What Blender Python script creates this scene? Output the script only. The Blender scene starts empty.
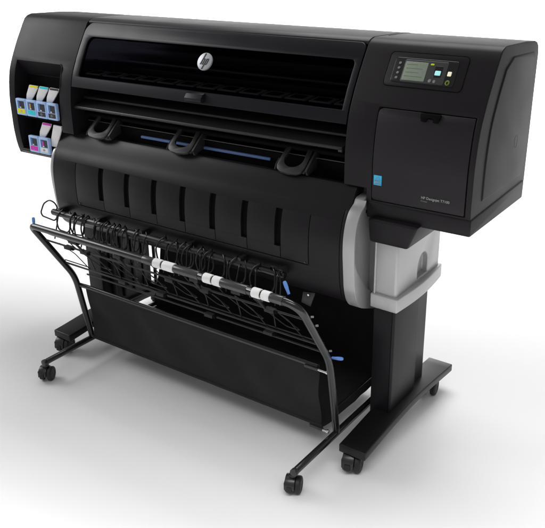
import bpy, bmesh, math, random
from mathutils import Vector, Matrix
random.seed(7)
PI = math.pi
scene = bpy.context.scene
col = scene.collection
W = 1.97

# ------------------------------------------------------------------ materials
def mat(name, base, rough=.45, spec=.5, metal=0.0, noise=None, bump=None, coat=0.0, rvar=.06, wear=0.0):
    m = bpy.data.materials.new(name); m.use_nodes = True
    nt = m.node_tree; b = nt.nodes['Principled BSDF']
    b.inputs['Base Color'].default_value = (*base, 1)
    b.inputs['Roughness'].default_value = rough
    b.inputs['Specular IOR Level'].default_value = spec
    b.inputs['Metallic'].default_value = metal
    b.inputs['Coat Weight'].default_value = coat
    tc = nt.nodes.new('ShaderNodeTexCoord')
    if rvar:
        n = nt.nodes.new('ShaderNodeTexNoise'); n.inputs['Scale'].default_value = 9; n.inputs['Detail'].default_value = 5
        nt.links.new(tc.outputs['Object'], n.inputs['Vector'])
        r = nt.nodes.new('ShaderNodeMapRange')
        r.inputs['To Min'].default_value = rough-rvar; r.inputs['To Max'].default_value = rough+rvar
        nt.links.new(n.outputs['Fac'], r.inputs['Value']); nt.links.new(r.outputs['Result'], b.inputs['Roughness'])
    if noise:
        n = nt.nodes.new('ShaderNodeTexNoise'); n.inputs['Scale'].default_value = noise[0]; n.inputs['Detail'].default_value = 3
        nt.links.new(tc.outputs['Object'], n.inputs['Vector'])
        mx = nt.nodes.new('ShaderNodeMapRange'); mx.inputs['To Min'].default_value = 1-noise[1]; mx.inputs['To Max'].default_value = 1+noise[1]
        nt.links.new(n.outputs['Fac'], mx.inputs['Value'])
        v = nt.nodes.new('ShaderNodeVectorMath'); v.operation = 'SCALE'; v.inputs[0].default_value = base
        nt.links.new(mx.outputs['Result'], v.inputs['Scale']); nt.links.new(v.outputs['Vector'], b.inputs['Base Color'])
    if bump:
        n = nt.nodes.new('ShaderNodeTexNoise'); n.inputs['Scale'].default_value = bump[0]; n.inputs['Detail'].default_value = 2
        nt.links.new(tc.outputs['Object'], n.inputs['Vector'])
        bp = nt.nodes.new('ShaderNodeBump'); bp.inputs['Strength'].default_value = bump[1]; bp.inputs['Distance'].default_value = .0006
        nt.links.new(n.outputs['Fac'], bp.inputs['Height']); nt.links.new(bp.outputs['Normal'], b.inputs['Normal'])
    return m

M = dict(
    body=mat('black_textured_plastic', (.0128,.0104,.0128), .45, .23, noise=(320,.10), bump=(700,.25)),
    door=mat('charcoal_door_plastic', (.0190,.0160,.0190), .46, .26, noise=(320,.10), bump=(700,.25)),
    top=mat('charcoal_top_plastic', (.027,.0240,.0272), .43, .28, noise=(300,.10), bump=(700,.25)),
    frame=mat('blue_black_satin_plastic', (.0095,.0093,.0140), .38, .26, bump=(500,.12)),
    drum=mat('drum_black_plastic', (.0128,.0106,.0128), .40, .27, noise=(300,.1), bump=(700,.2)),
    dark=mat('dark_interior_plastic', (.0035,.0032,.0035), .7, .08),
    inner=mat('inner_plate_plastic', (.17,.17,.155), .5, .3, noise=(120,.15)),
    bar=mat('bar_grey_plastic', (.034,.032,.032), .42, .5, noise=(200,.1)),
    platen=mat('platen_grey', (.030,.029,.029), .38, .5, noise=(150,.12)),
    arm=mat('arm_grey_plastic', (.036,.034,.035), .4, .4, bump=(500,.1)),
    stand=mat('stand_painted_metal', (.0095,.0078,.0098), .43, .25, noise=(300,.1), bump=(900,.2)),
    foot=mat('foot_black_metal', (.0065,.0063,.0068), .36, .32, noise=(300,.1), bump=(700,.15)),
    tube=mat('glossy_black_tube', (.008,.008,.009), .24, .6, coat=.3),
    wire=mat('black_coated_wire', (.009,.009,.009), .34, .4),
    rubber=mat('black_rubber', (.012,.012,.012), .55, .4, bump=(200,.3)),
    hood=mat('caster_hood_plastic', (.020,.020,.021), .3, .5),
    fabric=mat('black_woven_fabric', (.0165,.0150,.0156), .75, .25, noise=(22,.30), bump=(650,.9)),
    silver=mat('silver_plastic', (.53,.525,.53), .36, .5, metal=.35, noise=(200,.03), bump=(700,.1)),
    silverdk=mat('grey_silver_plastic', (.24,.238,.245), .42, .5, noise=(200,.04), bump=(700,.1)),
    white=mat('white_plastic', (.86,.86,.85), .4, .5, noise=(90,.03)),
    sleeve=mat('smoky_sleeve_plastic', (.045,.045,.047), .22, .6),
    chrome=mat('chrome_pin', (.72,.72,.72), .18, .5, metal=1.0),
    blue=mat('blue_knob_plastic', (.13,.30,.74), .4, .5, noise=(90,.05)),
    bluestrip=mat('blue_strip_plastic', (.17,.29,.60), .4, .5, noise=(90,.06)),
    cart=mat('cartridge_blue_plastic', (.42,.62,.97), .4, .5, noise=(60,.06)),
    cartdk=mat('cartridge_window_black', (.012,.012,.018), .3, .5),
    cartblue=mat('cartridge_window_blue', (.06,.16,.42), .4, .5),
    tab=mat('ink_tab_grey', (.86,.84,.84), .4, .5, noise=(60,.06)),
    yellow=mat('ink_yellow', (.95,.88,.0), .4, .4, rvar=0), cyan=mat('ink_cyan', (.0,.75,.85), .4, .4, rvar=0),
    magenta=mat('ink_magenta', (.80,.01,.50), .4, .4, rvar=0), inkblack=mat('ink_black', (.03,.03,.035), .4, .4, rvar=0),
    inkgrey=mat('ink_grey', (.30,.30,.31), .4, .4, rvar=0), orange=mat('ink_orange', (.75,.40,.08), .4, .4, rvar=0),
    paleyellow=mat('pale_yellow', (.75,.70,.20), .4, .4, rvar=0), palecyan=mat('pale_cyan', (.25,.65,.70), .4, .4, rvar=0),
    palepink=mat('pale_pink', (.75,.20,.55), .4, .4, rvar=0),
    print_white=mat('print_white', (.46,.46,.46), .5, .3, rvar=0), print_grey=mat('print_grey', (.22,.22,.22), .5, .3, rvar=0),
    badge=mat('badge_silver', (.50,.51,.54), .35, .5, metal=.25, rvar=.03), badge_ink=mat('badge_ink', (.008,.008,.010), .4, .4, rvar=0),
    sticker=mat('sticker_blue', (.04,.58,.98), .4, .4, rvar=.02),
    panel=mat('panel_gloss_black', (.008,.008,.009), .2, .5, rvar=.03), panelgrey=mat('panel_grey', (.055,.056,.058), .35, .5),
    btn_green=mat('button_green', (.20,.28,.04), .4, .4, rvar=0), btn_grey=mat('button_grey', (.25,.25,.24), .4, .4, rvar=0),
)
def emis(name, base, e):
    m = mat(name, base, .3, .4, rvar=0); b = m.node_tree.nodes['Principled BSDF']
    b.inputs['Emission Color'].default_value = (*base, 1); b.inputs['Emission Strength'].default_value = e
    return m
M['lcd'] = emis('lcd_green_grey', (.22,.26,.20), .22)
nt = M['lcd'].node_tree; b = nt.nodes['Principled BSDF']                      # faint pixel grid of the display
tc = nt.nodes.new('ShaderNodeTexCoord'); bk = nt.nodes.new('ShaderNodeTexBrick'); bk.offset = 0
bk.inputs['Scale'].default_value = 260; bk.inputs['Color1'].default_value = (.22,.26,.20,1); bk.inputs['Color2'].default_value = (.20,.24,.185,1)
bk.inputs['Mortar'].default_value = (.15,.185,.13,1); bk.inputs['Brick Width'].default_value = .9; bk.inputs['Row Height'].default_value = .9
mp = nt.nodes.new('ShaderNodeMapping'); mp.inputs['Rotation'].default_value = (PI/2,0,0)
nt.links.new(tc.outputs['Object'], mp.inputs['Vector']); nt.links.new(mp.outputs['Vector'], bk.inputs['Vector'])
nt.links.new(bk.outputs['Color'], b.inputs['Base Color']); nt.links.new(bk.outputs['Color'], b.inputs['Emission Color'])
M['lcdmark'] = mat('lcd_mark', (.155,.19,.14), .4, .3, rvar=0)
M['led_cyan'] = emis('lit_key_cyan', (.35,.80,.80), .55)
M['led_cream'] = emis('lit_key_cream', (.85,.82,.62), .5)
M['led_green'] = emis('lamp_green', (.45,.55,.02), .3)
# window pane: smoked, glossy, mostly dark
g = bpy.data.materials.new('smoked_window'); g.use_nodes = True; nt = g.node_tree; nt.nodes.clear()
out = nt.nodes.new('ShaderNodeOutputMaterial'); mx = nt.nodes.new('ShaderNodeMixShader')
tr = nt.nodes.new('ShaderNodeBsdfTransparent'); tr.inputs['Color'].default_value = (.66,.66,.70,1)
gl = nt.nodes.new('ShaderNodeBsdfGlossy'); gl.inputs['Roughness'].default_value = .12; gl.inputs['Color'].default_value = (.05,.05,.07,1)
fr = nt.nodes.new('ShaderNodeFresnel'); fr.inputs['IOR'].default_value = 1.18
nt.links.new(fr.outputs[0], mx.inputs[0]); nt.links.new(tr.outputs[0], mx.inputs[1]); nt.links.new(gl.outputs[0], mx.inputs[2]); nt.links.new(mx.outputs[0], out.inputs[0])
M['glass'] = g

# ------------------------------------------------------------------ helpers
root = bpy.data.objects.new('wide_format_printer', None); col.objects.link(root)
root.location = (.99, .09, 0)
root['label'] = 'wide black large-format printer on wheeled stand with wire catch basket and fabric bin'
root['category'] = 'printer'
RINV = Matrix.Translation(root.location).inverted()

def off(x): return -.015 + .035*x/W           # slight yaw of the front measured from the photo

def finish(o, parent=None, angle=32):
    me = o.data
    for p in me.polygons: p.use_smooth = True
    me.set_sharp_from_angle(angle=math.radians(angle))
    p = parent or root
    # origin to the middle of the piece's own bounds
    c = sum((v.co for v in me.vertices), Vector())/max(1, len(me.vertices))
    me.transform(Matrix.Translation(-c))
    o.location = c - Vector(world_loc(p))
    o.parent = p
    return o
def world_loc(o):
    v = Vector(o.location)
    while o.parent: o = o.parent; v += Vector(o.location)
    return v

def smooth(pts, k, sub=3):
    """Catmull-Rom through the first k points, the rest kept"""
    out = []
    for i in range(k-1):
        p0 = pts[max(0,i-1)]; p1 = pts[i]; p2 = pts[i+1]; p3 = pts[min(k-1,i+2)]
        for j in range(sub):
            t = j/sub
            out.append(tuple(.5*((2*p1[q])+(-p0[q]+p2[q])*t+(2*p0[q]-5*p1[q]+4*p2[q]-p3[q])*t*t+(-p0[q]+3*p1[q]-3*p2[q]+p3[q])*t**3) for q in (0,1)))
    return out+list(pts[k-1:])
class MB:
    """collects verts/faces in world space, builds one mesh object"""
    def __init__(s): s.v = []; s.f = []; s.m = []; s.mats = []
    def slot(s, m):
        if m not in s.mats: s.mats.append(m)
        return s.mats.index(m)
    def add(s, vs, fs, m):
        b = len(s.v); k = s.slot(m); s.v += [Vector(v) for v in vs]
        for f in fs: s.f.append([b+i for i in f]); s.m.append(k)
    def box(s, x0,x1,y0,y1,z0,z1, m):
        vs = [(x,y,z) for x in (x0,x1) for y in (y0,y1) for z in (z0,z1)]
        s.add(vs, [(0,1,3,2),(4,6,7,5),(0,4,5,1),(2,3,7,6),(0,2,6,4),(1,5,7,3)], m)
    def prism(s, poly, x0, x1, m):                 # poly = (y,z) loop, extruded along x
        n = len(poly)
        area = sum(poly[i][0]*poly[(i+1)%n][1]-poly[(i+1)%n][0]*poly[i][1] for i in range(n))
        if area < 0: poly = poly[::-1]
        vs = [(x0,y,z) for y,z in poly]+[(x1,y,z) for y,z in poly]
        fs = [tuple(range(n))[::-1], tuple(range(n,2*n))]+[(i,(i+1)%n,n+(i+1)%n,n+i) for i in range(n)]
        s.add(vs, fs, m)
    def zprism(s, poly, z0, z1, m):                # poly = (x,y) loop, extruded along z
        n = len(poly)
        area = sum(poly[i][0]*poly[(i+1)%n][1]-poly[(i+1)%n][0]*poly[i][1] for i in range(n))
        if area < 0: poly = poly[::-1]
        vs = [(x,y,z0) for x,y in poly]+[(x,y,z1) for x,y in poly]
        fs = [tuple(range(n))[::-1], tuple(range(n,2*n))]+[(i,(i+1)%n,n+(i+1)%n,n+i) for i in range(n)]
        s.add(vs, fs, m)
    def tube(s, pts, r, m, seg=12, closed=False, cap=True):
        pts = [Vector(p) for p in pts]; n = len(pts); vs = []; fs = []
        def tan(i):
            if closed: return (pts[(i+1)%n]-pts[i-1]).normalized()
            a = pts[max(0,i-1)]; b = pts[min(n-1,i+1)]; return (b-a).normalized()
        t = tan(0); u = t.orthogonal().normalized()
        for i in range(n):
            t2 = tan(i); u = (u - t2*u.dot(t2)).normalized(); w = t2.cross(u)
            rr = r[i] if isinstance(r, (list,tuple)) else r
            for k in range(seg):
                a = 2*PI*k/seg; vs.append(pts[i]+u*math.cos(a)*rr+w*math.sin(a)*rr)
        m_ = n if closed else n-1
        for i in range(m_):
            for k in range(seg):
                j = (i+1)%n
                fs.append((i*seg+k, i*seg+(k+1)%seg, j*seg+(k+1)%seg, j*seg+k))
        if cap and not closed:
            fs.append(tuple(range(seg))[::-1]); fs.append(tuple((n-1)*seg+k for k in range(seg)))
        s.add(vs, fs, m)
    def cyl(s, a, b, r, m, seg=32): s.tube([a,b], r, m, seg)
    def build(s, name, parent=None, cuts=(), bevel=0, bseg=3, angle=32, shear=False, blim=30, flip=True):
        me = bpy.data.meshes.new(name)
        me.from_pydata([tuple(v) for v in s.v], [], s.f)
        for m in s.mats: me.materials.append(m)
        for p,k in zip(me.polygons, s.m): p.material_index = k
        if flip:
            bm = bmesh.new(); bm.from_mesh(me); bmesh.ops.recalc_face_normals(bm, faces=bm.faces); bm.to_mesh(me); bm.free()
        o = bpy.data.objects.new(name, me); col.objects.link(o)
        tmp = []
        for c in cuts:
            cm = bpy.data.meshes.new('c'); cm.from_pydata([tuple(v) for v in c.v], [], c.f)
            bm = bmesh.new(); bm.from_mesh(cm); bmesh.ops.recalc_face_normals(bm, faces=bm.faces); bm.to_mesh(cm); bm.free()
            cm.materials.append(s.mats[0])
            co = bpy.data.objects.new('c', cm); col.objects.link(co); tmp.append(co)
            md = o.modifiers.new('b','BOOLEAN'); md.operation = 'DIFFERENCE'; md.object = co; md.solver = 'EXACT'
        if bevel:
            md = o.modifiers.new('v','BEVEL'); md.width = bevel; md.segments = bseg; md.limit_method = 'ANGLE'; md.angle_limit = math.radians(blim)
            md.use_clamp_overlap = True
        if cuts or bevel:
            dg = bpy.context.evaluated_depsgraph_get(); dg.update()
            me2 = bpy.data.meshes.new_from_object(o.evaluated_get(dg)); me2.name = name
            o.modifiers.clear(); o.data = me2
            for t in tmp: bpy.data.objects.remove(t)
        if shear:
            for v in o.data.vertices: v.co.y += off(v.co.x)
        return finish(o, parent, angle)

def arc_path(pts, r, n=6):
    """rounds the inner corners of a polyline"""
    pts = [Vector(p) for p in pts]; out = [pts[0]]
    rs = r if isinstance(r,(list,tuple)) else [r]*len(pts)
    for i in range(1, len(pts)-1):
        a,b,c = pts[i-1],pts[i],pts[i+1]; d1 = (a-b); d2 = (c-b)
        k = min(rs[i], d1.length*.49, d2.length*.49); p0 = b+d1.normalized()*k; p1 = b+d2.normalized()*k
        for j in range(n+1):
            t = j/n; out.append(p0*(1-t)**2+b*2*t*(1-t)+p1*t*t)
    out.append(pts[-1]); return out

def rrect(x0,x1,z0,z1,r,n=5):
    rr = r if isinstance(r,(tuple,list)) else (r,)*4         # corner radii: bl, br, tr, tl
    out = []
    for (cx,cz,a0,q) in ((x0+rr[0],z0+rr[0],PI,rr[0]),(x1-rr[1],z0+rr[1],1.5*PI,rr[1]),(x1-rr[2],z1-rr[2],0,rr[2]),(x0+rr[3],z1-rr[3],.5*PI,rr[3])):
        if q <= 0: out.append((cx,cz)); continue
        for i in range(n+1):
            a = a0+.5*PI*i/n; out.append((cx+q*math.cos(a), cz+q*math.sin(a)))
    return out

# front profile of the head: y of the face at height z
HP = [(.745,-.006),(.78,-.016),(.85,-.022),(.91,-.022),(.97,-.021),(1.04,-.012),(1.09,.001),(1.15,.029),(1.19,.052),(1.225,.074),(1.25,.090),(1.275,.107),(1.29,.118)]
def H(z):
    if z <= HP[0][0]: return HP[0][1]
    for i in range(len(HP)-1):
        if HP[i][0] <= z <= HP[i+1][0]:
            t = (z-HP[i][0])/(HP[i+1][0]-HP[i][0])
            p0 = HP[max(0,i-1)][1]; p1 = HP[i][1]; p2 = HP[i+1][1]; p3 = HP[min(len(HP)-1,i+2)][1]
            m1 = (p2-p0)*.5; m2 = (p3-p1)*.5
            return (2*t**3-3*t*t+1)*p1+(t**3-2*t*t+t)*m1+(-2*t**3+3*t*t)*p2+(t**3-t*t)*m2
    return HP[-1][1]
def tilt(z): return math.atan2(H(z+.01)-H(z-.01), .02)      # lean of the face at z
def zs(a, b, n): return [a+(b-a)*i/n for i in range(n+1)]
def ztop(z): return z
YB, ZT = .416, 1.286
def head_profile(z0, z1=ZT, dy=0, n=20):
    p = [(H(z)+dy, z) for z in zs(z0, 1.272, n)]
    return p+[(H(1.272)+dy+.014, 1.281), (.14, 1.2865), (.30,1.280),(YB-.040, 1.2728),(YB-.020,1.267),(YB-.006,1.255),(YB,1.236),(YB, z0)]
def slab(x0,x1,z0,z1,d0,d1,n=10,m=None):
    """a curved slab between face offsets d0 (out) and d1 (in), as an MB"""
    s = MB(); k = zs(z0,z1,n)
    s.prism([(H(z)+d0,z) for z in k]+[(H(z)+d1,z) for z in reversed(k)], x0, x1, m or M['body'])
    return s
def wrap(outline, d0, d1, m, name, parent=None, nrow=14, holes=(), bevel=.0012):
    """plate whose outline (x,z) is laid on the head's curved face between offsets d0 (front) and d1 (back)"""
    bm = bmesh.new()
    vs = [bm.verts.new((x,0,z)) for x,z in outline]; f = bm.faces.new(vs)
    z0 = min(z for _,z in outline); z1 = max(z for _,z in outline)
    for i in range(1,nrow):
        zc = z0+(z1-z0)*i/nrow
        bmesh.ops.bisect_plane(bm, geom=bm.verts[:]+bm.edges[:]+bm.faces[:], plane_co=(0,0,zc), plane_no=(0,0,1), dist=1e-6)
    r = bmesh.ops.extrude_face_region(bm, geom=bm.faces[:])
    back = [e for e in r['geom'] if isinstance(e, bmesh.types.BMVert)]; bset = set(back)
    for v in bm.verts: v.co.y = H(v.co.z)+(d1 if v in bset else d0)
    bmesh.ops.recalc_face_normals(bm, faces=bm.faces)
    s = MB(); bm.verts.index_update(); s.add([v.co.copy() for v in bm.verts], [tuple(v.index for v in f.verts) for f in bm.faces], m); bm.free()
    return s.build(name, parent, cuts=holes, bevel=bevel, bseg=2, shear=True, blim=50)

def text_mesh(txt, size, name, m, parent, loc, rot, shear=0, extrude=.0006, bold=0, sx=1):
    cu = bpy.data.curves.new(name,'FONT'); cu.body = txt; cu.size = size; cu.shear = shear; cu.extrude = extrude; cu.offset = bold
    cu.align_x = 'LEFT'
    o = bpy.data.objects.new(name, cu); col.objects.link(o)
    dg = bpy.context.evaluated_depsgraph_get(); dg.update()
    me = bpy.data.meshes.new_from_object(o.evaluated_get(dg)); bpy.data.objects.remove(o)
    me.name = name; me.materials.clear(); me.materials.append(m)
    me.transform(Matrix.Translation(loc) @ rot @ Matrix.Diagonal((sx,1,1,1)))
    o = bpy.data.objects.new(name, me); col.objects.link(o)
    p = parent; c = sum((v.co for v in me.vertices), Vector())/len(me.vertices)
    me.transform(Matrix.Translation(-c)); o.location = c-world_loc(p); o.parent = p
    return o
def face_rot(z): return Matrix.Rotation(PI/2 - tilt(z)*1.0, 4, 'X')   # text upright on the leaning face
def face_pt(x, z, d=-.001): return Vector((x, H(z)+off(x)+d, z))

# ------------------------------------------------------------------ head: side housings
X0, X1 = .362, 1.562                                   # seams of the side housings
# right housing
s = MB(); s.prism(head_profile(.775), X1, W, M['body'])
lower = MB(); lower.prism([(-.2,.60),(-.2,.868),(.6,.868),(.6,.60)], X1-.05, 1.640, M['body'])
doorcut = MB(); k = zs(.834,1.110,12)
doorcut.prism([(H(z)-.05,z) for z in k]+[(H(z)+.007,z) for z in reversed(k)], 1.657, 1.953, M['body'])
right_house = s.build('side_housing', cuts=[lower, doorcut], bevel=.015, bseg=5, shear=True, blim=34)
right_house['label'] = 'right side housing with control panel and access door'
dark = MB(); k = zs(.836,1.108,12)
# access door
door_out = rrect(1.6592, 1.9508, .8362, 1.1078, (.010,.004,.002,.014))
latch_hole = MB(); latch_hole.box(1.797,1.846, -.2,.2, 1.094,1.2, M['door'])
door = wrap(door_out, -.0005, .006, M['door'], 'access_door', holes=[latch_hole])
sh = MB(); k = zs(.835,1.109,10); sh.prism([(H(z)+.0068,z) for z in k]+[(H(z)+.0075,z) for z in reversed(k)], 1.6575, 1.9525, M['dark']); sh.build('gap_liner', door, shear=True)
lt = MB(); cx = 1.8215; zz = 1.0935
pts = [(cx-.030,1.1075),(cx+.030,1.1075),(cx+.030,1.100),(cx+.026,1.086),(cx+.010,1.086),(cx+.008,1.096),(cx-.008,1.096),(cx-.010,1.086),(cx-.026,1.086),(cx-.030,1.100)]
n_ = len(pts)
lt.add([(x,H(z)-.006,z) for x,z in pts]+[(x,H(z)+.004,z) for x,z in pts], [tuple(range(n_)),tuple(range(2*n_-1,n_-1,-1))]+[(i,(i+1)%n_,n_+(i+1)%n_,n_+i) for i in range(n_)], M['dark'])
lt.build('latch', door, bevel=.0015, bseg=2, shear=True)
# control panel
bez = wrap(rrect(1.648,1.888,1.168,1.257,.012), -.0015, .004, M['body'], 'control_panel', nrow=10, bevel=.0013)
rim = MB()
rimpts = [(x, H(z)-.0012, z) for x,z in rrect(1.648,1.888,1.168,1.257,.012)]
rim.tube(rimpts, .0009, M['dark'], 6, closed=True); rim.build('bezel_line', bez, shear=True)
wrap(rrect(1.669,1.862,1.179,1.243,.007), -.0035, .001, M['panel'], 'gloss_plate', bez, nrow=8)
wrap(rrect(1.700,1.832,1.1825,1.2395,.004), -.0048, -.002, M['panelgrey'], 'key_plate', bez, nrow=8, bevel=.0008)
wrap(rrect(1.7035,1.773,1.1870,1.2345,.002), -.0058, -.003, M['lcd'], 'screen', bez, nrow=6, bevel=.0004)
for i in range(4):
    zc = 1.229-.0125*i
    wrap(rrect(1.682,1.690,zc-.0028,zc+.0028,.0026), -.0055, -.002, M['btn_grey'], 'button', bez, nrow=2, bevel=.0006)
for i_,(xa_,xb_) in enumerate(((1.709,1.742),(1.709,1.760),(1.709,1.750),(1.709,1.764))):
    zz_ = 1.2270-.0100*i_
    wrap([(xa_,zz_),(xb_,zz_),(xb_,zz_+.0011),(xa_,zz_+.0011)], -.0062, -.0050, M['lcdmark'], 'screen_line', bez, nrow=1, bevel=0)
wrap(rrect(1.796,1.820,1.200,1.229,.004), -.0056, -.003, M['panel'], 'button_surround', bez, nrow=3, bevel=.0006)
wrap(rrect(1.7995,1.8165,1.2055,1.2170,.002), -.0068, -.003, M['led_cyan'], 'button', bez, nrow=2, bevel=.0006)
wrap(rrect(1.837,1.848,1.206,1.217,.0015), -.0060, -.002, M['led_cream'], 'button', bez, nrow=2, bevel=.0006)
wrap(rrect(1.780,1.791,1.2295,1.2335,.0018), -.0062, -.003, M['led_green'], 'indicator_lamp', bez, nrow=2, bevel=.0004)
wrap(rrect(1.786,1.795,1.186,1.195,.0045), -.0066, -.003, M['btn_grey'], 'button', bez, nrow=2, bevel=.0006)
wrap(rrect(1.8005,1.8080,1.186,1.194,.0038), -.0066, -.003, M['btn_grey'], 'button', bez, nrow=2, bevel=.0006)
wrap(rrect(1.837,1.850,1.183,1.196,.0065), -.0060, -.002, M['btn_green'], 'button', bez, nrow=2, bevel=.0006)
wrap(rrect(1.8410,1.8460,1.1862,1.1928,.001), -.0068, -.003, M['panel'], 'button_mark', bez, nrow=2, bevel=0)
# energy sticker and lettering
stk = wrap(rrect(1.6645,1.6905,.884,.914,.001), -.0013, .0, M['sticker'], 'energy_sticker', door, nrow=3, bevel=0)
arc = MB(); arc.tube([(1.669+.017*t, H(.90)-.0018, .901+.009*math.sin(PI*min(1,t*1.05))) for t in [i/10 for i in range(11)]], .0006, M['print_white'], 6)
arc.tube([(1.667+.021*t, H(.89)-.0018, .8925) for t in (0,1)], .0007, M['print_white'], 6); arc.build('sticker_mark', door, shear=True)
text_mesh('energy', .0075, 'sticker_print', M['print_white'], door, face_pt(1.6670,.8955,-.0022), face_rot(.89), shear=.3)
text_mesh('ENERGY STAR', .0034, 'sticker_print', M['print_white'], door, face_pt(1.6665,.8868,-.0022), face_rot(.887))
text_mesh('HP Designjet T7100', .0108, 'lettering', M['print_white'], door, face_pt(1.819,.8675,-.0014), face_rot(.865), extrude=.0004)
text_mesh('Printer', .0075, 'lettering', M['print_grey'], door, face_pt(1.819,.8585,-.0014), face_rot(.86), extrude=.0004)
# side panel proud of the right flank, and the trim under it
sp = MB(); k = zs(.862,1.225,16)
sp.prism([(H(z)+.072,z) for z in k]+[(.20,1.252),(.375,1.243),(.396,1.225),(.396,.98),(.386,.90),(.366,.862)], W-.010, W+.0035, M['body'])
side_panel = sp.build('side_panel', bevel=.0130, bseg=6, shear=True, blim=34)
ringb = MB(); cpt = (W+.0236, .262, 1.005)
ringb.tube([(W+.0236-.0003, .245+.012*math.cos(a), 1.005+.020*math.sin(a)) for a in [2*PI*i/20 for i in range(20)]], .0004, M['body'], 6, closed=True)
ringb.build('blind_cap', side_panel)
tb = MB(); tb.prism([(H(.79)+.002,.776),(H(.83)-.0035,.781),(H(.83)-.0035,.829),(.404,.838),(.404,.776)], 1.644, W+.0035, M['body'])
tb.build('base_trim', bevel=.006, bseg=4, shear=True, blim=34)
# under-head bracket, sloping in to the column
ub = MB()
vs = [(1.662,-.035,.786),(1.828,-.035,.786),(1.795,-.030,.708),(1.668,-.030,.708),(1.662,.24,.786),(1.828,.24,.786),(1.795,.24,.708),(1.668,.24,.708)]
ub.add(vs, [(0,1,2,3),(4,7,6,5),(0,4,5,1),(3,2,6,7),(1,5,6,2),(0,3,7,4)], M['dark'])
ub2 = ub.build('under_bracket', bevel=.008, bseg=3)
ub2.data.materials[0] = M['body']
# left housing with the ink bay
s = MB(); s.prism(head_profile(.745), 0, X0, M['body'])
bay = MB(); bay.prism([(-.2,1.122),(H(1.122),1.122),(.058,1.062),(.058,.772),(H(.765),.765),(-.2,.765)], .034, .300, M['body'])
undercut = MB(); undercut.prism([(-.2,.6),(-.2,.868),(.6,.868),(.6,.60)], .262, X0+.05, M['body'])
chin = MB(); chin.add([(-.05,-.2,.7),(.04,-.2,.7),(-.05,-.2,.79),(-.05,.6,.7),(.04,.6,.7),(-.05,.6,.79)], [(0,1,2),(3,5,4),(0,3,4,1),(1,4,5,2),(0,2,5,3)], M['body'])
left_house = s.build('side_housing', cuts=[bay, undercut, chin], bevel=.010, bseg=4, shear=True, blim=34)
left_house['label'] = 'left side housing with open ink bay'
lip = MB(); lip.prism([(H(.78)-.005,.758),(H(.78)-.005,.768),(H(.80)+.03,.772),(H(.80)+.03,.752),(H(.75),.748)], .03, .262, M['body']); lip.build('bay_sill', left_house, bevel=.003, shear=True)
sf = MB(); sf.box(.036,.298,-.010,.056,.899,.909, M['dark']); sf.box(.036,.298,-.010,.056,.776,.7785, M['dark']); sf.build('bay_shelf', left_house, bevel=.002, shear=True)
bwl = MB(); bwl.box(.035,.299,.0540,.0575,.776,1.058, M['dark']); bwl.build('bay_back', left_house, shear=True)
edge = MB(); edge.tube(arc_path([(.304,H(1.0)-.001,.885),(.304,H(1.05)-.001,1.05),(.304,H(1.11)-.001,1.112),(.290,H(1.124)-.001,1.124)],[0,.01,.01,0],4), .0022, M['body'], 8); edge.build('bay_edge', left_house, shear=True)

# ink cartridges (front face is a blue block with a window), pale tabs behind them
def cartridge(x, z, w, h, ink, mark, win, label):
    y0 = -.034; m = MB()
    m.box(x+.0008, x+w-.0008, y0, y0+.016, z, z+h, M['cart'])
    o = m.build('ink_cartridge', left_house, bevel=.0042, bseg=3, shear=True); o['label'] = label
    a = MB(); a.box(x+w*.24,x+w*.86, y0-.0008,y0+.002, z+h*.43,z+h*.87, M['cartdk'])
    a.box(x+w*.26,x+w*.42, y0-.0012,y0+.001, z+h*.45,z+h*.85, M['cartblue'])
    if win is not M['cartblue']: a.box(x+w*.42,x+w*.53, y0-.0014,y0+.001, z+h*.50,z+h*.80, win)
    a.box(x+w*.42,x+w*.56, y0-.0016,y0+.001, z+h*.46,z+h*.52, M['tab'])
    a.build('cartridge_window', o, shear=True)
    a = MB(); a.box(x+w*.16,x+w*.86, y0-.0012,y0+.002, z+h*.13,z+h*.39, ink); a.build('ink_label', o, bevel=.0005, bseg=1, shear=True)
    a = MB(); a.tube([(x+w*.5+.0038*math.cos(t), y0-.0015, z+h*.26+.0038*math.sin(t)) for t in [2*PI*i/12 for i in range(12)]], .0010, mark, 6, closed=True)
    a.box(x+w*.5-.009,x+w*.5+.009, y0-.0016,y0-.0010, z+h*.255,z+h*.270, mark); a.build('label_mark', o, shear=True)
    return o
def tab(x, z, w, h, tip, parent):
    # pale grey flag, wide at the top and narrow at its foot
    y0 = -.018; a = MB()
    pts = [(x+.030,z+h),(x+.030+w,z+h-.001),(x+.030+w*.92,z+h*.80),(x+.032,z),(x,z),(x+.006,z+h*.36)]
    n = len(pts); a.add([(p,y0,q) for p,q in pts]+[(p,y0+.006,q) for p,q in pts], [tuple(range(n)),tuple(range(2*n-1,n-1,-1))]+[(i,(i+1)%n,n+(i+1)%n,n+i) for i in range(n)], M['tab'])
    o = a.build('ink_flag', parent, bevel=.0008, bseg=2, shear=True)
    a = MB(); a.box(x+.031,x+.029+w, y0-.0008,y0+.001, z+h*.86,z+h*.985, tip); a.build('flag_tip', o, shear=True)
cw = .0612
c1 = cartridge(.050, .913, cw,.066, M['yellow'], M['paleyellow'], M['cartblue'], 'ink cartridge with yellow label')
c2 = cartridge(.050+cw, .913, cw,.066, M['cyan'], M['palecyan'], M['orange'], 'ink cartridge with cyan label')
c3 = cartridge(.050+2*cw, .913, cw,.066, M['inkblack'], M['inkgrey'], M['cartblue'], 'ink cartridge with black label beside the cyan one')
c4 = cartridge(.050+3*cw, .913, .058,.066, M['inkblack'], M['inkgrey'], M['cartblue'], 'ink cartridge with black label at the right end of the upper row')
c5 = cartridge(.098, .766, cw,.068, M['magenta'], M['palepink'], M['cartblue'], 'ink cartridge with magenta label')
c6 = cartridge(.098+cw, .766, cw,.068, M['white'], M['inkgrey'], M['magenta'], 'ink cartridge with white label')
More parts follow.
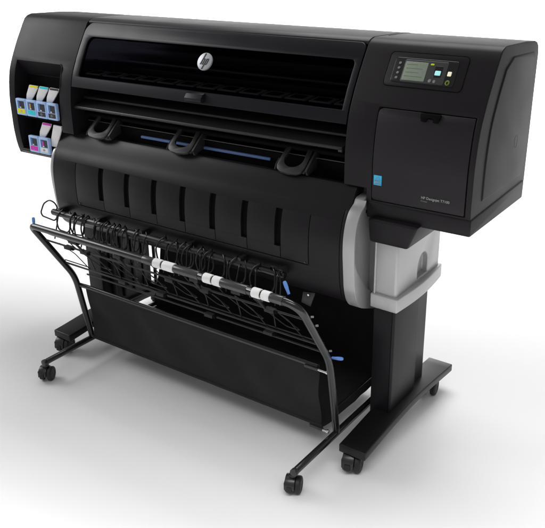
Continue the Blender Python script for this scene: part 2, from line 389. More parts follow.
tab(.100,.976,.048,.060, M['yellow'], left_house); tab(.160,.976,.048,.060, M['cyan'], left_house); tab(.220,.976,.048,.060, M['inkblack'], left_house)
tab(.150,.830,.049,.062, M['magenta'], left_house); tab(.214,.800,.046,.090, M['tab'], left_house)

# ------------------------------------------------------------------ head: centre
# top panel with its seams
tp = MB(); g_ = .0015
tp.prism([(H(1.274)+.004,1.268),(H(1.274)+.004,1.276),(H(1.274)+.016,1.283),(.14,1.2875),(.30,1.281),(YB-.034,1.2725),(YB-.016,1.267),(YB-.004,1.255),(YB,1.236),(YB,1.20),(YB-.012,1.20),(YB-.012,1.255),(.30,1.268),(.14,1.2745),(.118,1.262)], X0+g_, X1-g_, M['top'])
tp.build('top_panel', bevel=.003, bseg=3, shear=True, blim=34)
ts = MB(); ts.prism([(.205,1.2800),(.205,1.2848),(.30,1.2806),(.352,1.2764),(.352,1.2700),(.30,1.2760)], 1.575,1.5775, M['dark']); ts.build('top_seam', shear=True)
# core: back wall, floor and beams behind the window
co = MB(); co.box(X0-.002, X1+.002, .300, YB-.002, .80, 1.255, M['dark']); co.box(X0-.001,X1+.001,.115,.300,.80,.96, M['dark'])
core = co.build('print_engine')
rb = MB(); rb.box(X0,X1,.15,.19,1.092,1.112, M['frame']); rb.cyl((X0,.14,1.135),(X1,.14,1.135),.006, M['bar'],16); rb.box(X0,X1,.21,.25,1.135,1.175,M['frame']); rb.build('carriage_rail', core, bevel=.002, shear=True)
pitch = .0905
for i in range(13):
    xx = .405+pitch*i
    p_ = MB(); p_.prism([(.030,1.094),(.030,1.0985),(.085,1.1020),(.085,1.094)], xx, xx+pitch-.012, M['inner'])
    p_.prism([(.036,1.0995),(.036,1.1010),(.070,1.1030),(.070,1.1010)], xx+.014, xx+pitch-.026, M['dark']); p_.build('pinch_plate', core, bevel=.0015, bseg=2, shear=True)
fl = MB(); fl.box(X0,X1,.010,.30,1.060,1.090, M['dark']); fl.build('engine_floor', core, shear=True)
# window lid: frame with an opening, smoked pane, handle, round badge
k = zs(1.086,1.226,10)
op = MB()
op_o = rrect(.398,1.538,1.088,1.226,(.004,.004,.014,.024),6)
op.add([(x,-.3,z) for x,z in op_o]+[(x,.6,z) for x,z in op_o], [tuple(range(len(op_o))),tuple(range(2*len(op_o)-1,len(op_o)-1,-1))]+[(i,(i+1)%len(op_o),len(op_o)+(i+1)%len(op_o),len(op_o)+i) for i in range(len(op_o))], M['frame'])
lid = wrap(rrect(X0+.004,X1-.0035,1.050,1.2735,(.002,.002,.022,.036),7), -.0005, .014, M['frame'], 'window_lid', nrow=18, holes=[op], bevel=.002)
wrap(rrect(.392,1.544,1.083,1.231,(.004,.004,.016,.026),6), .0065, .0085, M['glass'], 'window_pane', lid, nrow=14, bevel=0)
hd = MB(); hz = [(H(1.055)-.002,1.056),(H(1.062)-.019,1.060),(H(1.07)-.021,1.070),(H(1.082)-.012,1.084),(H(1.09)-.001,1.088),(H(1.09)+.004,1.084),(H(1.06)+.004,1.056)]
hd.prism(hz, .940, 1.012, M['frame'])
hc = MB(); hc.prism([(H(1.06)-.012,1.05),(H(1.06)-.012,1.064),(H(1.06)-.004,1.064),(H(1.06)-.004,1.05)], .947,1.005, M['frame'])
hd.build('lid_handle', lid, cuts=[hc], bevel=.0022, bseg=3, shear=True)
bz, bx = 1.181, .977
Rf = Matrix.Translation(face_pt(bx,bz,.0015)) @ Matrix.Rotation(-tilt(bz),4,'X')
bd = MB(); R_ = .0305
bd.v = []; ring = [(R_*math.cos(a),0,R_*math.sin(a)) for a in [2*PI*i/48 for i in range(48)]]
bd.add([Rf@Vector((x,-.0035,z)) for x,_,z in ring]+[Rf@Vector((x,.0035,z)) for x,_,z in ring], [tuple(range(48)),tuple(range(95,47,-1))]+[(i,(i+1)%48,48+(i+1)%48,48+i) for i in range(48)], M['badge'])
badge = bd.build('logo_badge', lid, bevel=.0012, bseg=2)
lg = MB()
def stroke(x0,z0,x1,z1,w):      # slanted bar with flat ends
    a = [(x0-w/2,z0),(x0+w/2,z0),(x1+w/2,z1),(x1-w/2,z1)]
    lg.add([Rf@Vector((x,-.0047,z)) for x,z in a]+[Rf@Vector((x,-.0030,z)) for x,z in a], [(0,1,2,3),(7,6,5,4),(0,1,5,4),(1,2,6,5),(2,3,7,6),(3,0,4,7)], M['badge_ink'])
sl = .34
def P(x,z): return x+sl*z, z
def bar(xa,za,xb,zb,w=.0042): stroke(*P(xa,za),*P(xb,zb),w)
bar(-.0105,-.0118,-.0105,.0275)        # h: stem reaching the rim
bar(-.0022,-.0118,-.0022,.0060)
stroke(*P(-.0105,.0062),*P(-.0105,.0098),.0042)
a4 = [P(-.0126,.0062),P(-.0001,.0062),P(-.0018,.0098),P(-.0126,.0098)]
def quad(a): lg.add([Rf@Vector((x,-.0048,z)) for x,z in a]+[Rf@Vector((x,-.0030,z)) for x,z in a], [(0,1,2,3),(7,6,5,4),(0,1,5,4),(1,2,6,5),(2,3,7,6),(3,0,4,7)], M['badge_ink'])
quad(a4)
bar(.0058,-.0275,.0058,.0098)          # p: stem reaching the rim
bar(.0138,-.0085,.0138,.0066)
quad([P(.0037,.0062),P(.0159,.0062),P(.0142,.0098),P(.0037,.0098)])
quad([P(.0037,-.0118),P(.0142,-.0118),P(.0159,-.0082),P(.0037,-.0082)])
lg.build('logo_letters', badge)
# bars under the lid
b1 = MB(); b1.prism([(.045,.996),(.045,1.0035),(.050,1.0065),(.30,1.02),(.30,.996)], X0+.002, 1.543, M['bar']); b1.build('guide_bar', bevel=.001, bseg=2, shear=True)
b2 = MB(); b2.prism([(-.006,.9665),(-.010,.9720),(-.008,.9775),(.066,.9905),(.066,.9665)], X0+.004, 1.545, M['platen']); b2.build('output_platen', bevel=.0012, bseg=2, shear=True)
fb = MB(); fb.cyl((1.535,-.010,.967),(1.548,-.010,.967),.005,M['bar'],12); fb.build('platen_stop', shear=True)
cr = MB(); cr.box(X0+.02, 1.545, .040,.0445,.9135,.9165, M['bar']); cr.cyl((X0,.052,.936),(X1,.052,.936),.010,M['dark'],16); cr.build('guide_rod', shear=True)
bs = MB(); bs.prism([(.042,.878),(.042,.886),(.050,.888),(.054,.878)], .655, 1.240, M['bluestrip']); bs.build('guide_strip', bevel=.001, bseg=2, shear=True)
bs2 = MB(); bs2.box(X0, 1.545, .048,.12,.840,.9085, M['dark']); bs2.build('exit_slot', shear=True)
# three looped output arms
for xc in (.484,.893,1.358):
    a = MB()
    yb_, zb_, yf_, zf_ = .068,.952,-.024,.870
    hw = .0475
    def L(u,v): return (xc+u, yb_+(yf_-yb_)*v, zb_+(zf_-zb_)*v)
    nrm = Vector((0,-(zb_-zf_),(yb_-yf_))).normalized(); nrm = Vector((0,-.60,.80))
    def plate(mb, uv, t0, t1, m):
        n = len(uv); mb.add([tuple(Vector(L(u,v))+nrm*t0) for u,v in uv]+[tuple(Vector(L(u,v))+nrm*t1) for u,v in uv], [tuple(range(n)),tuple(range(2*n-1,n-1,-1))]+[(i,(i+1)%n,n+(i+1)%n,n+i) for i in range(n)], m)
    outer = [(-.0475,-.06),(-.0530,.70),(-.0515,.84),(-.0440,.945),(-.0300,1.0),(0,1.03),(.0300,1.0),(.0440,.945),(.0515,.84),(.0530,.70),(.0475,-.06)]
    hole = [(-.0320,.12),(-.0355,.55)]+[(-.0355*math.cos(t),.58+.245*math.sin(t)) for t in [PI*i/12 for i in range(0,13)]]+[(.0355,.55),(.0320,.12)]
    plate(a, outer, -.004, .006, M['arm'])
    hc_ = MB(); plate(hc_, hole, -.03, .03, M['arm'])
    o = a.build('output_arm', cuts=[hc_], bevel=.0014, bseg=2, shear=True)
    for sx in (-1,1):
        c_ = MB(); c_.tube([L(sx*.0575,.60),L(sx*.0585,.78),L(sx*.0540,.94)], .0030, M['arm'], 8); c_.build('arm_cheek', o, shear=True)
    e_ = MB()
    e_.add([(xc+.057,.06,.948),(xc+.057,-.016,.884),(xc+.057,-.005,.866),(xc+.057,.06,.885),(xc+.064,.06,.948),(xc+.064,-.016,.884),(xc+.064,-.005,.866),(xc+.064,.06,.885)], [(0,1,2,3),(7,6,5,4),(0,1,5,4),(1,2,6,5),(2,3,7,6),(3,0,4,7)], M['arm']); e_.build('arm_side', o, shear=True)

# ------------------------------------------------------------------ curved drum cover
DP = [(.045,.840),(.030,.8615),(.006,.8665),(-.004,.862),(-.020,.838),(-.036,.808),(-.044,.795),(-.054,.778),(-.0635,.755),(-.070,.725),(-.0735,.690),(-.0745,.650),(-.0735,.615),(-.0715,.590),(-.066,.555),(-.058,.520),(-.046,.497),(-.020,.480),(.03,.458),(.10,.440),(.16,.470),(.18,.60),(.15,.80)]
DP = smooth(DP, 20, 2)
def DY(z):
    q = [p for p in DP if p[0] < .01 and p[1] >= .49]
    for a,b in zip(q,q[1:]):
        if a[1] >= z >= b[1]: t=(a[1]-z)/(a[1]-b[1]); return a[0]+(b[0]-a[0])*t
    return q[-1][0]
s = MB(); s.prism(DP, .262, 1.606, M['drum'])
slots = [.530+.1375*i for i in range(7)]
cuts = []
def dcut(x0,x1,z0,z1,d):
    c = MB(); k = zs(z0,z1,8); c.prism([(DY(z)-.03,z) for z in k]+[(DY(z)+d,z) for z in reversed(k)], x0, x1, M['drum']); return c
for x in slots:
    cuts.append(dcut(x-.0130,x+.0130,.640,.765,.010)); cuts.append(dcut(x+.0098,x+.0125,.602,.6395,.004))
cuts.append(dcut(.388,.3912,.602,.765,.004)); cuts.append(dcut(1.4735,1.4765,.602,.765,.004))
cuts.append(dcut(.392,1.4730,.5975,.6010,.004)); cuts.append(dcut(1.588,1.5905,.505,.80,.003)); 
drum = s.build('drum_cover', cuts=cuts, bevel=.0020, bseg=3, blim=34)
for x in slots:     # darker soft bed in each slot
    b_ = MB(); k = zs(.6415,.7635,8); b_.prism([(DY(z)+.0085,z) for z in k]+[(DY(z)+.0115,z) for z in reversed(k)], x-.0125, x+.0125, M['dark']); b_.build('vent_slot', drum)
for (x,z) in ((.402,.606),(1.462,.606)):
    b_ = MB(); b_.cyl((x,DY(z)-.0022,z),(x,DY(z)+.004,z),.0035,M['hood'],16); b_.build('screw', drum)
# end discs
EP = [(.06,.838),(-.010,.836),(-.028,.818),(-.052,.803),(-.070,.777),(-.080,.748),(-.086,.714),(-.0865,.672),(-.0835,.635),(-.080,.598),(-.076,.560),(-.070,.535),(-.058,.505),(-.036,.480),(0,.462),(.055,.440),(.16,.430),(.2,.50),(.2,.80),(.15,.838)]
EP = smooth(EP, 16, 3)
for (xa,xb) in ((1.608,1.648),(.246,.260)):
    e = MB(); e.prism(EP if xa > 1 else [(y+.012,min(z,.80)) for y,z in EP if z<.85], xa, xb, M['silver'])
    cs = []
    if xa > 1:
        rc_ = MB(); rc_.prism([(.3,.86),(-.006,.86),(-.024,.815),(-.046,.800),(-.065,.772),(-.075,.745),(-.080,.712),(-.080,.672),(-.073,.640),(-.060,.612),(-.040,.585),(-.015,.553),(.010,.528),(.040,.507),(.080,.497),(.3,.495)], xb-.010, xb+.03, M['silver']); cs = [rc_]
    eo = e.build('drum_end_plate', cuts=cs, bevel=.003, bseg=3, blim=34)
    if xa > 1:
        e = MB(); e.box(xb-.002,xb+.003,.030,.037,.503,.514,M['dark']); e.box(xb-.0105,xb-.0085,-.002,.003,.786,.797,M['dark']); e.build('locating_hole', eo)
        e = MB(); e.box(xb-.011,1.686,.03,.24,.50,.80,M['silverdk']); e.build('mounting_plate', eo, bevel=.003)

# ------------------------------------------------------------------ stand
def column(xa, xb, right):
    lo = MB(); lo.zprism([(xa,-.016),(xb-.006,-.018),(xb,-.012),(xb+.001,.158),(xb-.018,.168),(xb-.018,.262),(xa,.262)], .078, .500, M['stand'])
    o = lo.build('stand_column', bevel=.003, bseg=3, blim=40)
    seam = MB(); seam.box(xb-.0085,xb-.0070,-.0188,-.0165,.10,.492,M['dark']); seam.build('column_seam', o)
    # silver upper box with an arched niche
    up = MB(); up.zprism([(xa,-.014),(xb-.004,-.016),(xb+.001,-.010),(xb-.002,.296),(xa,.296)], .500, .768, M['silver'])
    sgn = 1
    nich = MB(); npts = [(.132,.545),(.132,.585)]+[(.170-.038*math.cos(t),.585+.040*math.sin(t)) for t in [PI*i/12 for i in range(1,12)]]+[(.208,.585),(.208,.545)]
    nich.prism(npts, xb-.022, xb+.03, M['silver'])
    uo = up.build('column_head', cuts=[nich], bevel=.0035, bseg=3, blim=40)
    # collar, bowed outward on its long side
    bow = [(xb+.010+.012*math.sin(PI*t)-.006*t, -.026+.340*t) for t in [i/10 for i in range(11)]]
    cl = MB(); cl.zprism([(xa-.010,-.024)]+bow+[(xa-.010,.314)], .487, .535, M['silver']); cl.build('column_collar', uo, bevel=.004, bseg=3, blim=40)
    return o
rc = column(1.685, 1.760, True); rc['label'] = 'right stand column'
pl = MB(); pl.box(1.684,1.6895,-.0205,-.012,.487,.768,M['silver']); pl.build('corner_strip', rc, bevel=.001)
# the left column carries its ribs on the inner side
lo = MB(); lo.zprism([(.336,-.018),(.415,-.018),(.420,-.012),(.420,.262),(.336,.262)], .078, .80, M['stand'])
lc = lo.build('stand_column', bevel=.003, bseg=3, blim=40); lc['label'] = 'left stand column'
for yy in (.03,.09,.15,.21):
    r_ = MB(); r_.box(.4195,.4255,yy,yy+.022,.14,.52,M['stand']); r_.build('rib', lc, bevel=.003)
for (yy,zz_) in ((.06,.445),(.13,.40),(.20,.43),(.10,.33)):
    r_ = MB(); r_.cyl((.418,yy,zz_),(.4285,yy,zz_),.0045,M['chrome'],12); r_.build('bolt', lc)
st = MB(); st.cyl((.436,.272,.10),(.436,.272,.52),.008,M['tube'],12); st.build('brace_rod', lc)
cb = MB(); cb.box(.42,1.685,.235,.262,.120,.150,M['stand']); cb.box(.42,1.685,.20,.255,.50,.56,M['stand']); cb.build('cross_beam', bevel=.004)
# feet: arched bars
def foot_mb(xa, xb, ya, yb):
    n = 16; top=[]; bot=[]
    for i in range(n+1):
        t = i/n; y = ya+(yb-ya)*t; arch = math.sin(PI*t)
        top.append((y, .097+.020*arch**1.3)); bot.append((y, .068+.022*arch**1.2))
    s = MB(); s.prism(top+bot[::-1], xa, xb, M['foot']); return s
rf = foot_mb(1.696,1.790,-.234,.420).build('foot', bevel=.004, bseg=3, blim=40); rf['label'] = 'right foot bar'
lf = foot_mb(.340,.434,-.234,.420).build('foot', bevel=.004, bseg=3, blim=40); lf['label'] = 'left foot bar'

# casters: twin wheel with a hood; local frame has its axle along x and the contact at z=0
def make_caster():
    root_c = MB(); r = .028
    # hood: half ring over the wheel
    pts = []
    for (ri) in (.0,): pass
    o_ = []
    arc1 = [(-(r+.002)*math.cos(a), r+(r+.002)*math.sin(a)) for a in [(-.15+1.05*PI*i/14) for i in range(15)]]
    arc2 = [(-(r-.008)*math.cos(a), r+(r-.008)*math.sin(a)) for a in [(-.15+1.05*PI*i/14) for i in range(15)]]
    root_c.prism(arc1+[(0,r)], -.0220, .0095, M['hood'])
    root_c.cyl((0,0,r),(0,0,.066),.0065,M['hood'],12)
    root_c.cyl((0,0,.058),(0,0,.064),.013,M['hood'],16)
    root_c.box(-.014,.002,-.0335,-.0265,.018,.036,M['rubber']); root_c.box(-.0235,-.0205,-.026,.020,.020,.046,M['hood'])
    b_ = root_c.build('caster', bevel=.0012, bseg=2)
    for sx in (-1,1):
        w = MB(); ring=[]; n=36
        prof = [(.0105,r-.0015),(.0125,r),(.0225,r),(.0255,r-.002),(.0275,r-.006),(.0280,r*.55),(.0265,r*.50),(.0265,r*.20),(.0275,r*.16),(.0275,0.0005)]
        vs=[];fs=[]
        for (px,pr_) in [(.0105,.001)]+prof:
            for k_ in range(n): a=2*PI*k_/n; vs.append((sx*px,pr_*math.cos(a),r+pr_*math.sin(a)))
        m_=len(prof)+1
        for i in range(m_-1):
            for k_ in range(n): fs.append((i*n+k_,i*n+(k_+1)%n,(i+1)*n+(k_+1)%n,(i+1)*n+k_))
        fs.append(tuple(range(n))); fs.append(tuple((m_-1)*n+k_ for k_ in range(n)))
        vs = [(x_*(.86 if sx<0 else 1), y_*(.86 if sx<0 else 1), r+(z_-r)*(.86 if sx<0 else 1)-(.0038 if sx<0 else 0)) for x_,y_,z_ in vs]; w.add(vs,fs,M['rubber']); w.build('wheel', b_)
    return b_
cast0 = make_caster()
CO = world_loc(cast0)            # the caster's mesh centre in its local frame
def copy_part(o, parent):
    c = o.copy(); col.objects.link(c); c.parent = parent
    for ch in list(o.children): copy_part(ch, c)
    return c
spots = [(1.733,-.212,.30),(1.738,.335,.2),(.372,-.214,.35),(.388,.335,.2),(.486,-.402,.45),(1.637,-.404,.38)]
first = True
for (x,y,a) in spots:
    o = cast0 if first else copy_part(cast0, root); first = False
    R = Matrix.Rotation(a,4,'Z'); p = Vector((x,y,0))+R@CO
    k_ = 1.20 if y > -.3 else 1.0; p = Vector((x,y,0))+R@CO*k_
    o.rotation_euler = (0,0,a); o.location = p-Vector(root.location); o.scale = (k_,)*3

# ------------------------------------------------------------------ catch basket
TX = (.5028, 1.6512)
for x in TX:
    t_ = MB(); t_.cyl((x,-.422,.086),(x,.24,.086),.0115,M['tube'],20)
    t_.cyl((x,-.4235,.086),(x,-.410,.086),.0128,M['hood'],20); t_.build('floor_tube', bevel=.0015, bseg=2)
fr_ = MB()
path = arc_path([(TX[0],-.175,.090),(TX[0],-.2230,.375),(TX[0],-.3895,.6345),(TX[1],-.3895,.6345),(TX[1],-.2230,.375),(TX[1],-.175,.090)], [0,.045,.030,.060,.045,0], 7)
fr_.tube(path, .0118, M['tube'], 20); basket = fr_.build('basket_frame', angle=50)
def ptl(t): return (-.3895+(.1665)*t, .6345-.2595*t)       # (y,z) down the slanted side, t=0 top
def onl(t, x, d=.0):
    y,z = ptl(t); return (x, y+d*.84, z+d*.54)
# sleeves and white clips on the top bar
for xa,xb in ((1.193,1.290),(1.377,1.474),(1.556,1.600),(1.060,1.106)):
    q = MB(); q.cyl((xa,-.3895,.6345),(xb,-.3895,.6345),.0138,M['sleeve'],24); q.build('sleeve', basket, bevel=.001)
for xa,xb in ((1.107,1.139),(1.146,1.191),(1.311,1.342),(1.348,1.377),(1.493,1.522),(1.528,1.556)):
    q = MB(); q.cyl((xa,-.3895,.6345),(xb,-.3895,.6345),.0152,M['white'],28); q.build('clip', basket, bevel=.0022, bseg=3)
for xa in (1.2925,1.476):
    q = MB(); q.cyl((xa,-.3965,.6435),(xa+.016,-.3965,.6435),.004,M['chrome'],12); q.build('pin', basket)
# blue knobs
def knob(p, d, L_=.038):
    p=Vector(p); d=Vector(d).normalized(); q=MB()
    q.tube([p,p+d*L_*.3,p+d*L_*.55,p+d*L_*.85,p+d*L_*.97,p+d*L_],[.0040,.0045,.0056,.0056,.0045,.0015],M['blue'],14); q.build('knob', basket)
knob((1.606,-.372,.650),(-.55,.25,.75),.040); knob((1.655,-.214,.385),(.85,-.1,.25),.042)
knob((.524,-.390,.634),(-.35,.30,.8),.034)
# rack wires
for t,xa,xb,bend in ((.10,.545,TX[1],1),(.275,TX[0],TX[1],0),(.72,TX[0],TX[1],0),(.858,.60,TX[1],0)):
    q = MB(); pts=[onl(t,xa,.004),onl(t,xb,.004)]
    if bend: pts=[onl(t-.06,xa-.02,.004),onl(t,xa+.03,.004),onl(t,xb,.004)]
    q.tube(arc_path(pts,.02,5), .0034, M['wire'], 10); q.build('rack_wire', basket)
q = MB(); q.tube([onl(.72,TX[0]-.0,.014),onl(.72,TX[1],.014)], .0020, M['wire'], 8); q.build('rack_wire', basket)
for i,x in enumerate([.585+.0675*k for k in range(15)]):   # slanting U shaped wires between the long ones
    q = MB(); v = random.uniform(-.004,.004)
    if i%2==0: pts=[onl(.275,x+v,.007),onl(.50,x+.020,.018),onl(.74,x+.052,.010),onl(.76,x+.060,.007)]
    else: pts=[onl(.10,x,.008),onl(.275,x+.012,.008),onl(.60,x+.046,.020),onl(.665,x+.058,.022),onl(.665,x+.108,.022),onl(.60,x+.098,.020),onl(.275,x+.058,.010)]
    q.tube(arc_path(pts,.014,4), .0017, M['wire'], 8); q.build('rack_wire', basket)
for x in [.66+.135*k for k in range(8)]:
    q = MB(); q.tube(arc_path([onl(.275,x+.045,.012),onl(.5,x+.026,.016),onl(.72,x+.008,.012)],.01,3), .0022, M['wire'], 8); q.build('rack_wire', basket)
for x,t in ((.690,.10),(.705,.275),(.900,.12),(.985,.72),(1.10,.30),(1.235,.12),(1.25,.29),(1.40,.11),(1.43,.80),(1.485,.10),(1.50,.28),(.62,.28),(1.18,.85),(.80,.73)):
    q = MB(); y,z = ptl(t); q.box(x,x+.034,y-.007,y+.011,z-.005,z+.007,M['rubber']); q.box(x+.034,x+.044,y-.004,y+.008,z-.004,z+.006,M['dark']); q.build('wire_clamp', basket, bevel=.0015)
for x,t in ((.705,.20),(.90,.2),(1.235,.2),(1.485,.19)):
    q = MB(); q.tube([onl(t-.11,x+.005,.0),onl(t+.10,x+.018,.0)],.0042,M['wire'],8); q.build('clamp_link', basket)
for t,d in ((.235,.012),(.385,.012),(.845,.012)):
    q = MB(); q.cyl(onl(t,TX[1]+.008,d),onl(t,TX[1]+.015,d+.003),.0032,M['silverdk'],12); q.build('bolt', basket)
# hook rod under the drum, with its wire hooks
hr = MB(); hr.cyl((.262,-.100,.553),(1.402,-.100,.553),.0115,M['tube'],20)
hr.cyl((.266,-.100,.553),(1.30,-.100,.553),.0135,M['hood'],20)
for x in (.30,.52,.75,.98,1.21,1.38): hr.box(x,x+.014,-.105,-.055,.550,.575,M['hood'])
rod = hr.build('hook_rod', bevel=.001)
def hook_mesh(w, h, lean):
    q = MB(); y0=-.100; z0=.553
    # loop: rises over the rod, comes down in front, runs along x and closes
    pts = [(0,y0+.016,z0-.004),(.003,y0+.012,z0+.018),(.016*w/.06,y0-.004,z0+.026),(.002,y0-.022,z0+.008),(-.004+lean,y0-.028,z0-.022),(.006+lean,y0-.030,z0-h),(w+lean,y0-.026,z0-h-.002),(w+.010,y0-.020,z0-h+.022),(w+.004,y0-.010,z0+.008),(w*.78,y0+.004,z0+.020),(w*.6,y0+.014,z0+.006)]
    q.tube(arc_path(pts,.013,4), .0030, M['wire'], 10); return q
def leg_mesh(x, dx, b):
    q = MB(); y0=-.112; z0=.553
    q.tube(arc_path([(x,y0+.016,z0+.012),(x+.004,y0-.012,z0+.006),(x+.010+dx*.3,y0-.03,z0-.045),(x+.018+dx,y0-.048,z0-.085-b)],.01,4),.0026,M['wire'],8); return q
protoA = hook_mesh(.056,.056,.0).build('wire_hook', rod); protoB = hook_mesh(.084,.064,-.006).build('wire_hook', rod); protoL = leg_mesh(0,0,0).build('wire_hook_leg', rod)
def put(o, proto, x, used):
    c = proto if not used else proto.copy()
    if used: col.objects.link(c); c.parent = rod
    return c
pa = Vector(protoA.location); pb = Vector(protoB.location); plg = Vector(protoL.location)
A = [.318,.392,.458,.530,.572,.632,.735,.962,1.046,1.192]
B = [.430,.605,.660,.860,.918,1.075,1.285,.985]
Lg = [.318,.392,.412,.470,.560,.600,.625,.68,.745,.79,.90,.955,1.0,1.06,1.10,1.18,1.225,1.30,1.385]
for lst,proto,base in ((A,protoA,pa),(B,protoB,pb),(Lg,protoL,plg)):
    for i,x in enumerate(lst):
        c = proto if i==0 else proto.copy()
        if i: col.objects.link(c); c.parent = rod
        c.location = base+Vector((x,0,random.uniform(-.002,.002))); c.rotation_euler = (random.uniform(-.12,.12),random.uniform(-.08,.08),random.uniform(-.10,.10))
# D loop on the left end; arch hook on the right end
q = MB(); q.tube(arc_path([(1.34,-.090,.556),(1.35,-.11,.580),(1.385,-.112,.584),(1.40,-.122,.54),(1.405,-.135,.46)],.014,5),.0023,M['wire'],8); q.build('wire_hook', rod)
q = MB(); q.tube(arc_path([(.270,-.102,.556),(.300,-.104,.575),(.292,-.108,.598),(.262,-.110,.606),(.228,-.114,.585),(.208,-.118,.545),(.218,-.120,.532),(.292,-.120,.526),(.300,-.112,.540),(.285,-.102,.556)],.014,5),.0031,M['wire'],8); q.build('wire_hook', rod)
for x in (.395,.50,.585,.665,.775,.865,.975,1.06,1.165,1.25,1.29):
    q = MB(); q.tube([(x,-.135,.505),(x+.004,-.145,.490),(x+.006,-.150,.468)],[.0035,.0055,.004],M['hood'],8); q.build('hook_tip', rod)

# fabric bin: a sling of four panels
def sheet(name, grid, m, parent, t=.0016):
    ny=len(grid); nx=len(grid[0]); vs=[v for r in grid for v in r]; fs=[]
    for i in range(ny-1):
        for j in range(nx-1): a=i*nx+j; fs.append((a,a+1,a+nx+1,a+nx))
    me=bpy.data.meshes.new(name); me.from_pydata(vs,[],fs); me.materials.append(m)
    o=bpy.data.objects.new(name,me); col.objects.link(o)
    md=o.modifiers.new('s','SOLIDIFY'); md.thickness=t; md.offset=0
    dg=bpy.context.evaluated_depsgraph_get(); dg.update(); me2=bpy.data.meshes.new_from_object(o.evaluated_get(dg)); me2.name=name; o.modifiers.clear(); o.data=me2
    return finish(o,parent,60)
def wob(x,z,a=.0042): return a*(math.sin(x*11+z*7)+.9*math.sin(x*27+1.3-z*19)+.5*math.sin(x*5.1+z*31))
fx0,fx1 = .528,1.598
g1=[[(x+.006*(1-v), -.204+.022*v+wob(x,v*.24)*math.sin(PI*v)*1.6, .330-.232*v+ -.010*math.sin(PI*(x-fx0)/(fx1-fx0))*v*.3) for x in zs(fx0,fx1,70)] for v in zs(0,1,16)]
binp = sheet('fabric_bin', g1, M['fabric'], root)
g2=[[(x, -.182+.400*v, .098-.012*math.sin(PI*v)+wob(x,v)*.5) for x in zs(fx0,fx1+.01,60)] for v in zs(0,1,10)]
sheet('bin_floor', g2, M['fabric'], binp)
g3=[[(x-.09*(1-v)*max(0,1-(x-.585)/.4), .192+.012*(v)+wob(x,v*.4)*.8, .080+.448*v) for x in zs(.585,1.675,60)] for v in zs(0,1,14)]
sheet('bin_back', g3, M['fabric'], binp)
hem = MB(); hem.tube([(TX[0]-.016,-.212,.335),(fx0+.03,-.206,.333),(fx1,-.204,.331)],.0085,M['tube'],14); hem.build('top_rod', binp, angle=50)
hem = MB(); hem.tube([(fx0,-.182,.097),(fx1+.005,-.182,.097)],.0055,M['fabric'],12); hem.build('bottom_hem', binp)
for z,x0_,x1_ in ((.328,1.556,1.636),(.112,1.575,1.640)):
    q=MB(); q.cyl((x0_,-.216,z),(x1_,-.216,z-.001),.0038,M['chrome'],12); q.cyl((x1_,-.216,z),(x1_+.007,-.216,z),.0062,M['chrome'],14)
    q.box(x0_,x0_+.05,-.2205,-.211,z-.0045,z+.0045,M['hood']); q.build('tie_pin', binp, bevel=.0008)
q=MB(); q.cyl((1.625,-.16,.152),(1.625,.19,.150),.0035,M['wire'],8); q.build('bin_wire', binp)
# small hinge tag below the drum
q=MB(); q.add([(1.428,-.034,.478),(1.476,-.034,.486),(1.462,-.040,.432),(1.424,-.040,.440)]+[(1.428,-.028,.478),(1.476,-.028,.486),(1.462,-.034,.432),(1.424,-.034,.440)], [(0,1,2,3),(7,6,5,4),(0,1,5,4),(1,2,6,5),(2,3,7,6),(3,0,4,7)], M['hood'])
tg=q.build('hinge_tag', drum, bevel=.002)
q=MB(); q.cyl((1.452,-.039,.473),(1.452,-.035,.473),.0035,M['chrome'],12); q.build('tag_screw', drum)

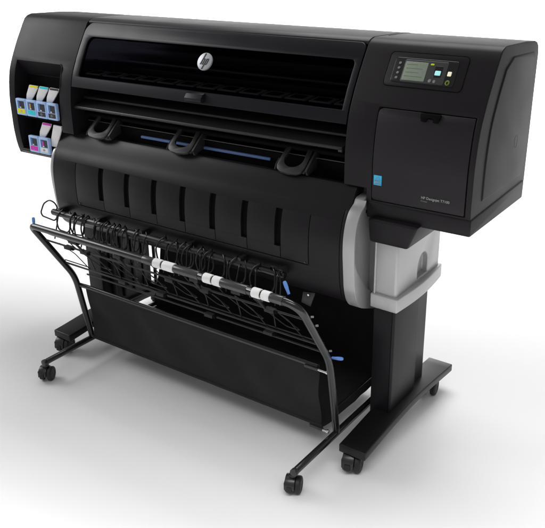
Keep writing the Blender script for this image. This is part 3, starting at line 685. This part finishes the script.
# ------------------------------------------------------------------ studio floor sweeping up into a backdrop
fm = mat('studio_white', (.80,.80,.80), .55, .25, noise=(1.5,.012), rvar=.03)
prof=[(-14,0),(-6,0),(-3,0),(0,0),(3,0),(6,0)]; Rr=4.0
prof+=[(6+Rr*math.sin(a), Rr-Rr*math.cos(a)) for a in [PI/2*i/16 for i in range(1,17)]]+[(10,9)]
vs=[];fs=[]
xsr=[-16,-8,-3,0,2,5,9,18]
for y,z in prof:
    for x in xsr: vs.append((x,y,z))
nx=len(xsr)
for i in range(len(prof)-1):
    for j in range(nx-1): a=i*nx+j; fs.append((a,a+1,a+nx+1,a+nx))
me=bpy.data.meshes.new('floor'); me.from_pydata(vs,[],fs); me.materials.append(fm)
for p in me.polygons: p.use_smooth=True
fo=bpy.data.objects.new('floor',me); col.objects.link(fo); fo['kind']='structure'; fo['label']='seamless white studio floor with soft grey shadow'

# ------------------------------------------------------------------ light
w=bpy.data.worlds.new('World'); scene.world=w; w.use_nodes=True
bg=w.node_tree.nodes['Background']; bg.inputs['Color'].default_value=(1,1,1,1); bg.inputs['Strength'].default_value=.30
def area(name, loc, target, sx, sy, e, color=(1,1,1), spread=180):
    l=bpy.data.lights.new(name,'AREA'); l.shape='RECTANGLE'; l.size=sx; l.size_y=sy; l.energy=e; l.color=color; l.spread=math.radians(spread)
    o=bpy.data.objects.new(name,l); col.objects.link(o); o.location=loc
    d=Vector(target)-Vector(loc); o.rotation_euler=d.to_track_quat('-Z','Y').to_euler(); return o
area('top_softbox', (.8,1.7,4.0), (1.0,.3,.4), 3.0, 1.8, 95)
area('backdrop_light', (-4.4,6.2,5.2), (-4.4,6.6,0), 14, 6.8, 1450, spread=98)
area('left_softbox', (-3.4,-1.2,3.2), (-.6,-.6,0), 2.4, 2.4, 98)
fl_ = area('front_floor_fill', (2.25,-1.55,2.7), (2.2,-1.48,0), 4.6, .7, 42, spread=80); fl_.rotation_euler = (0,0,.604)  # added fill lamp that whitens the floor along the lower frame edge
# ------------------------------------------------------------------ camera
cam=bpy.data.cameras.new('camera'); co_=bpy.data.objects.new('camera',cam); col.objects.link(co_)
co_.location=(2.738831,-2.002286,1.602179); co_.rotation_mode='XYZ'; co_.rotation_euler=(1.1623369,.0161806,.6227294)
cam.sensor_width=36; cam.sensor_fit='HORIZONTAL'; cam.lens=785.284*36/545; cam.clip_start=.05; cam.clip_end=200
scene.camera=co_
scene.render.engine='CYCLES'
scene.view_settings.view_transform='Standard'; scene.view_settings.look='None'; scene.view_settings.gamma=1; scene.view_settings.exposure=0
scene.view_settings.use_curve_mapping=False
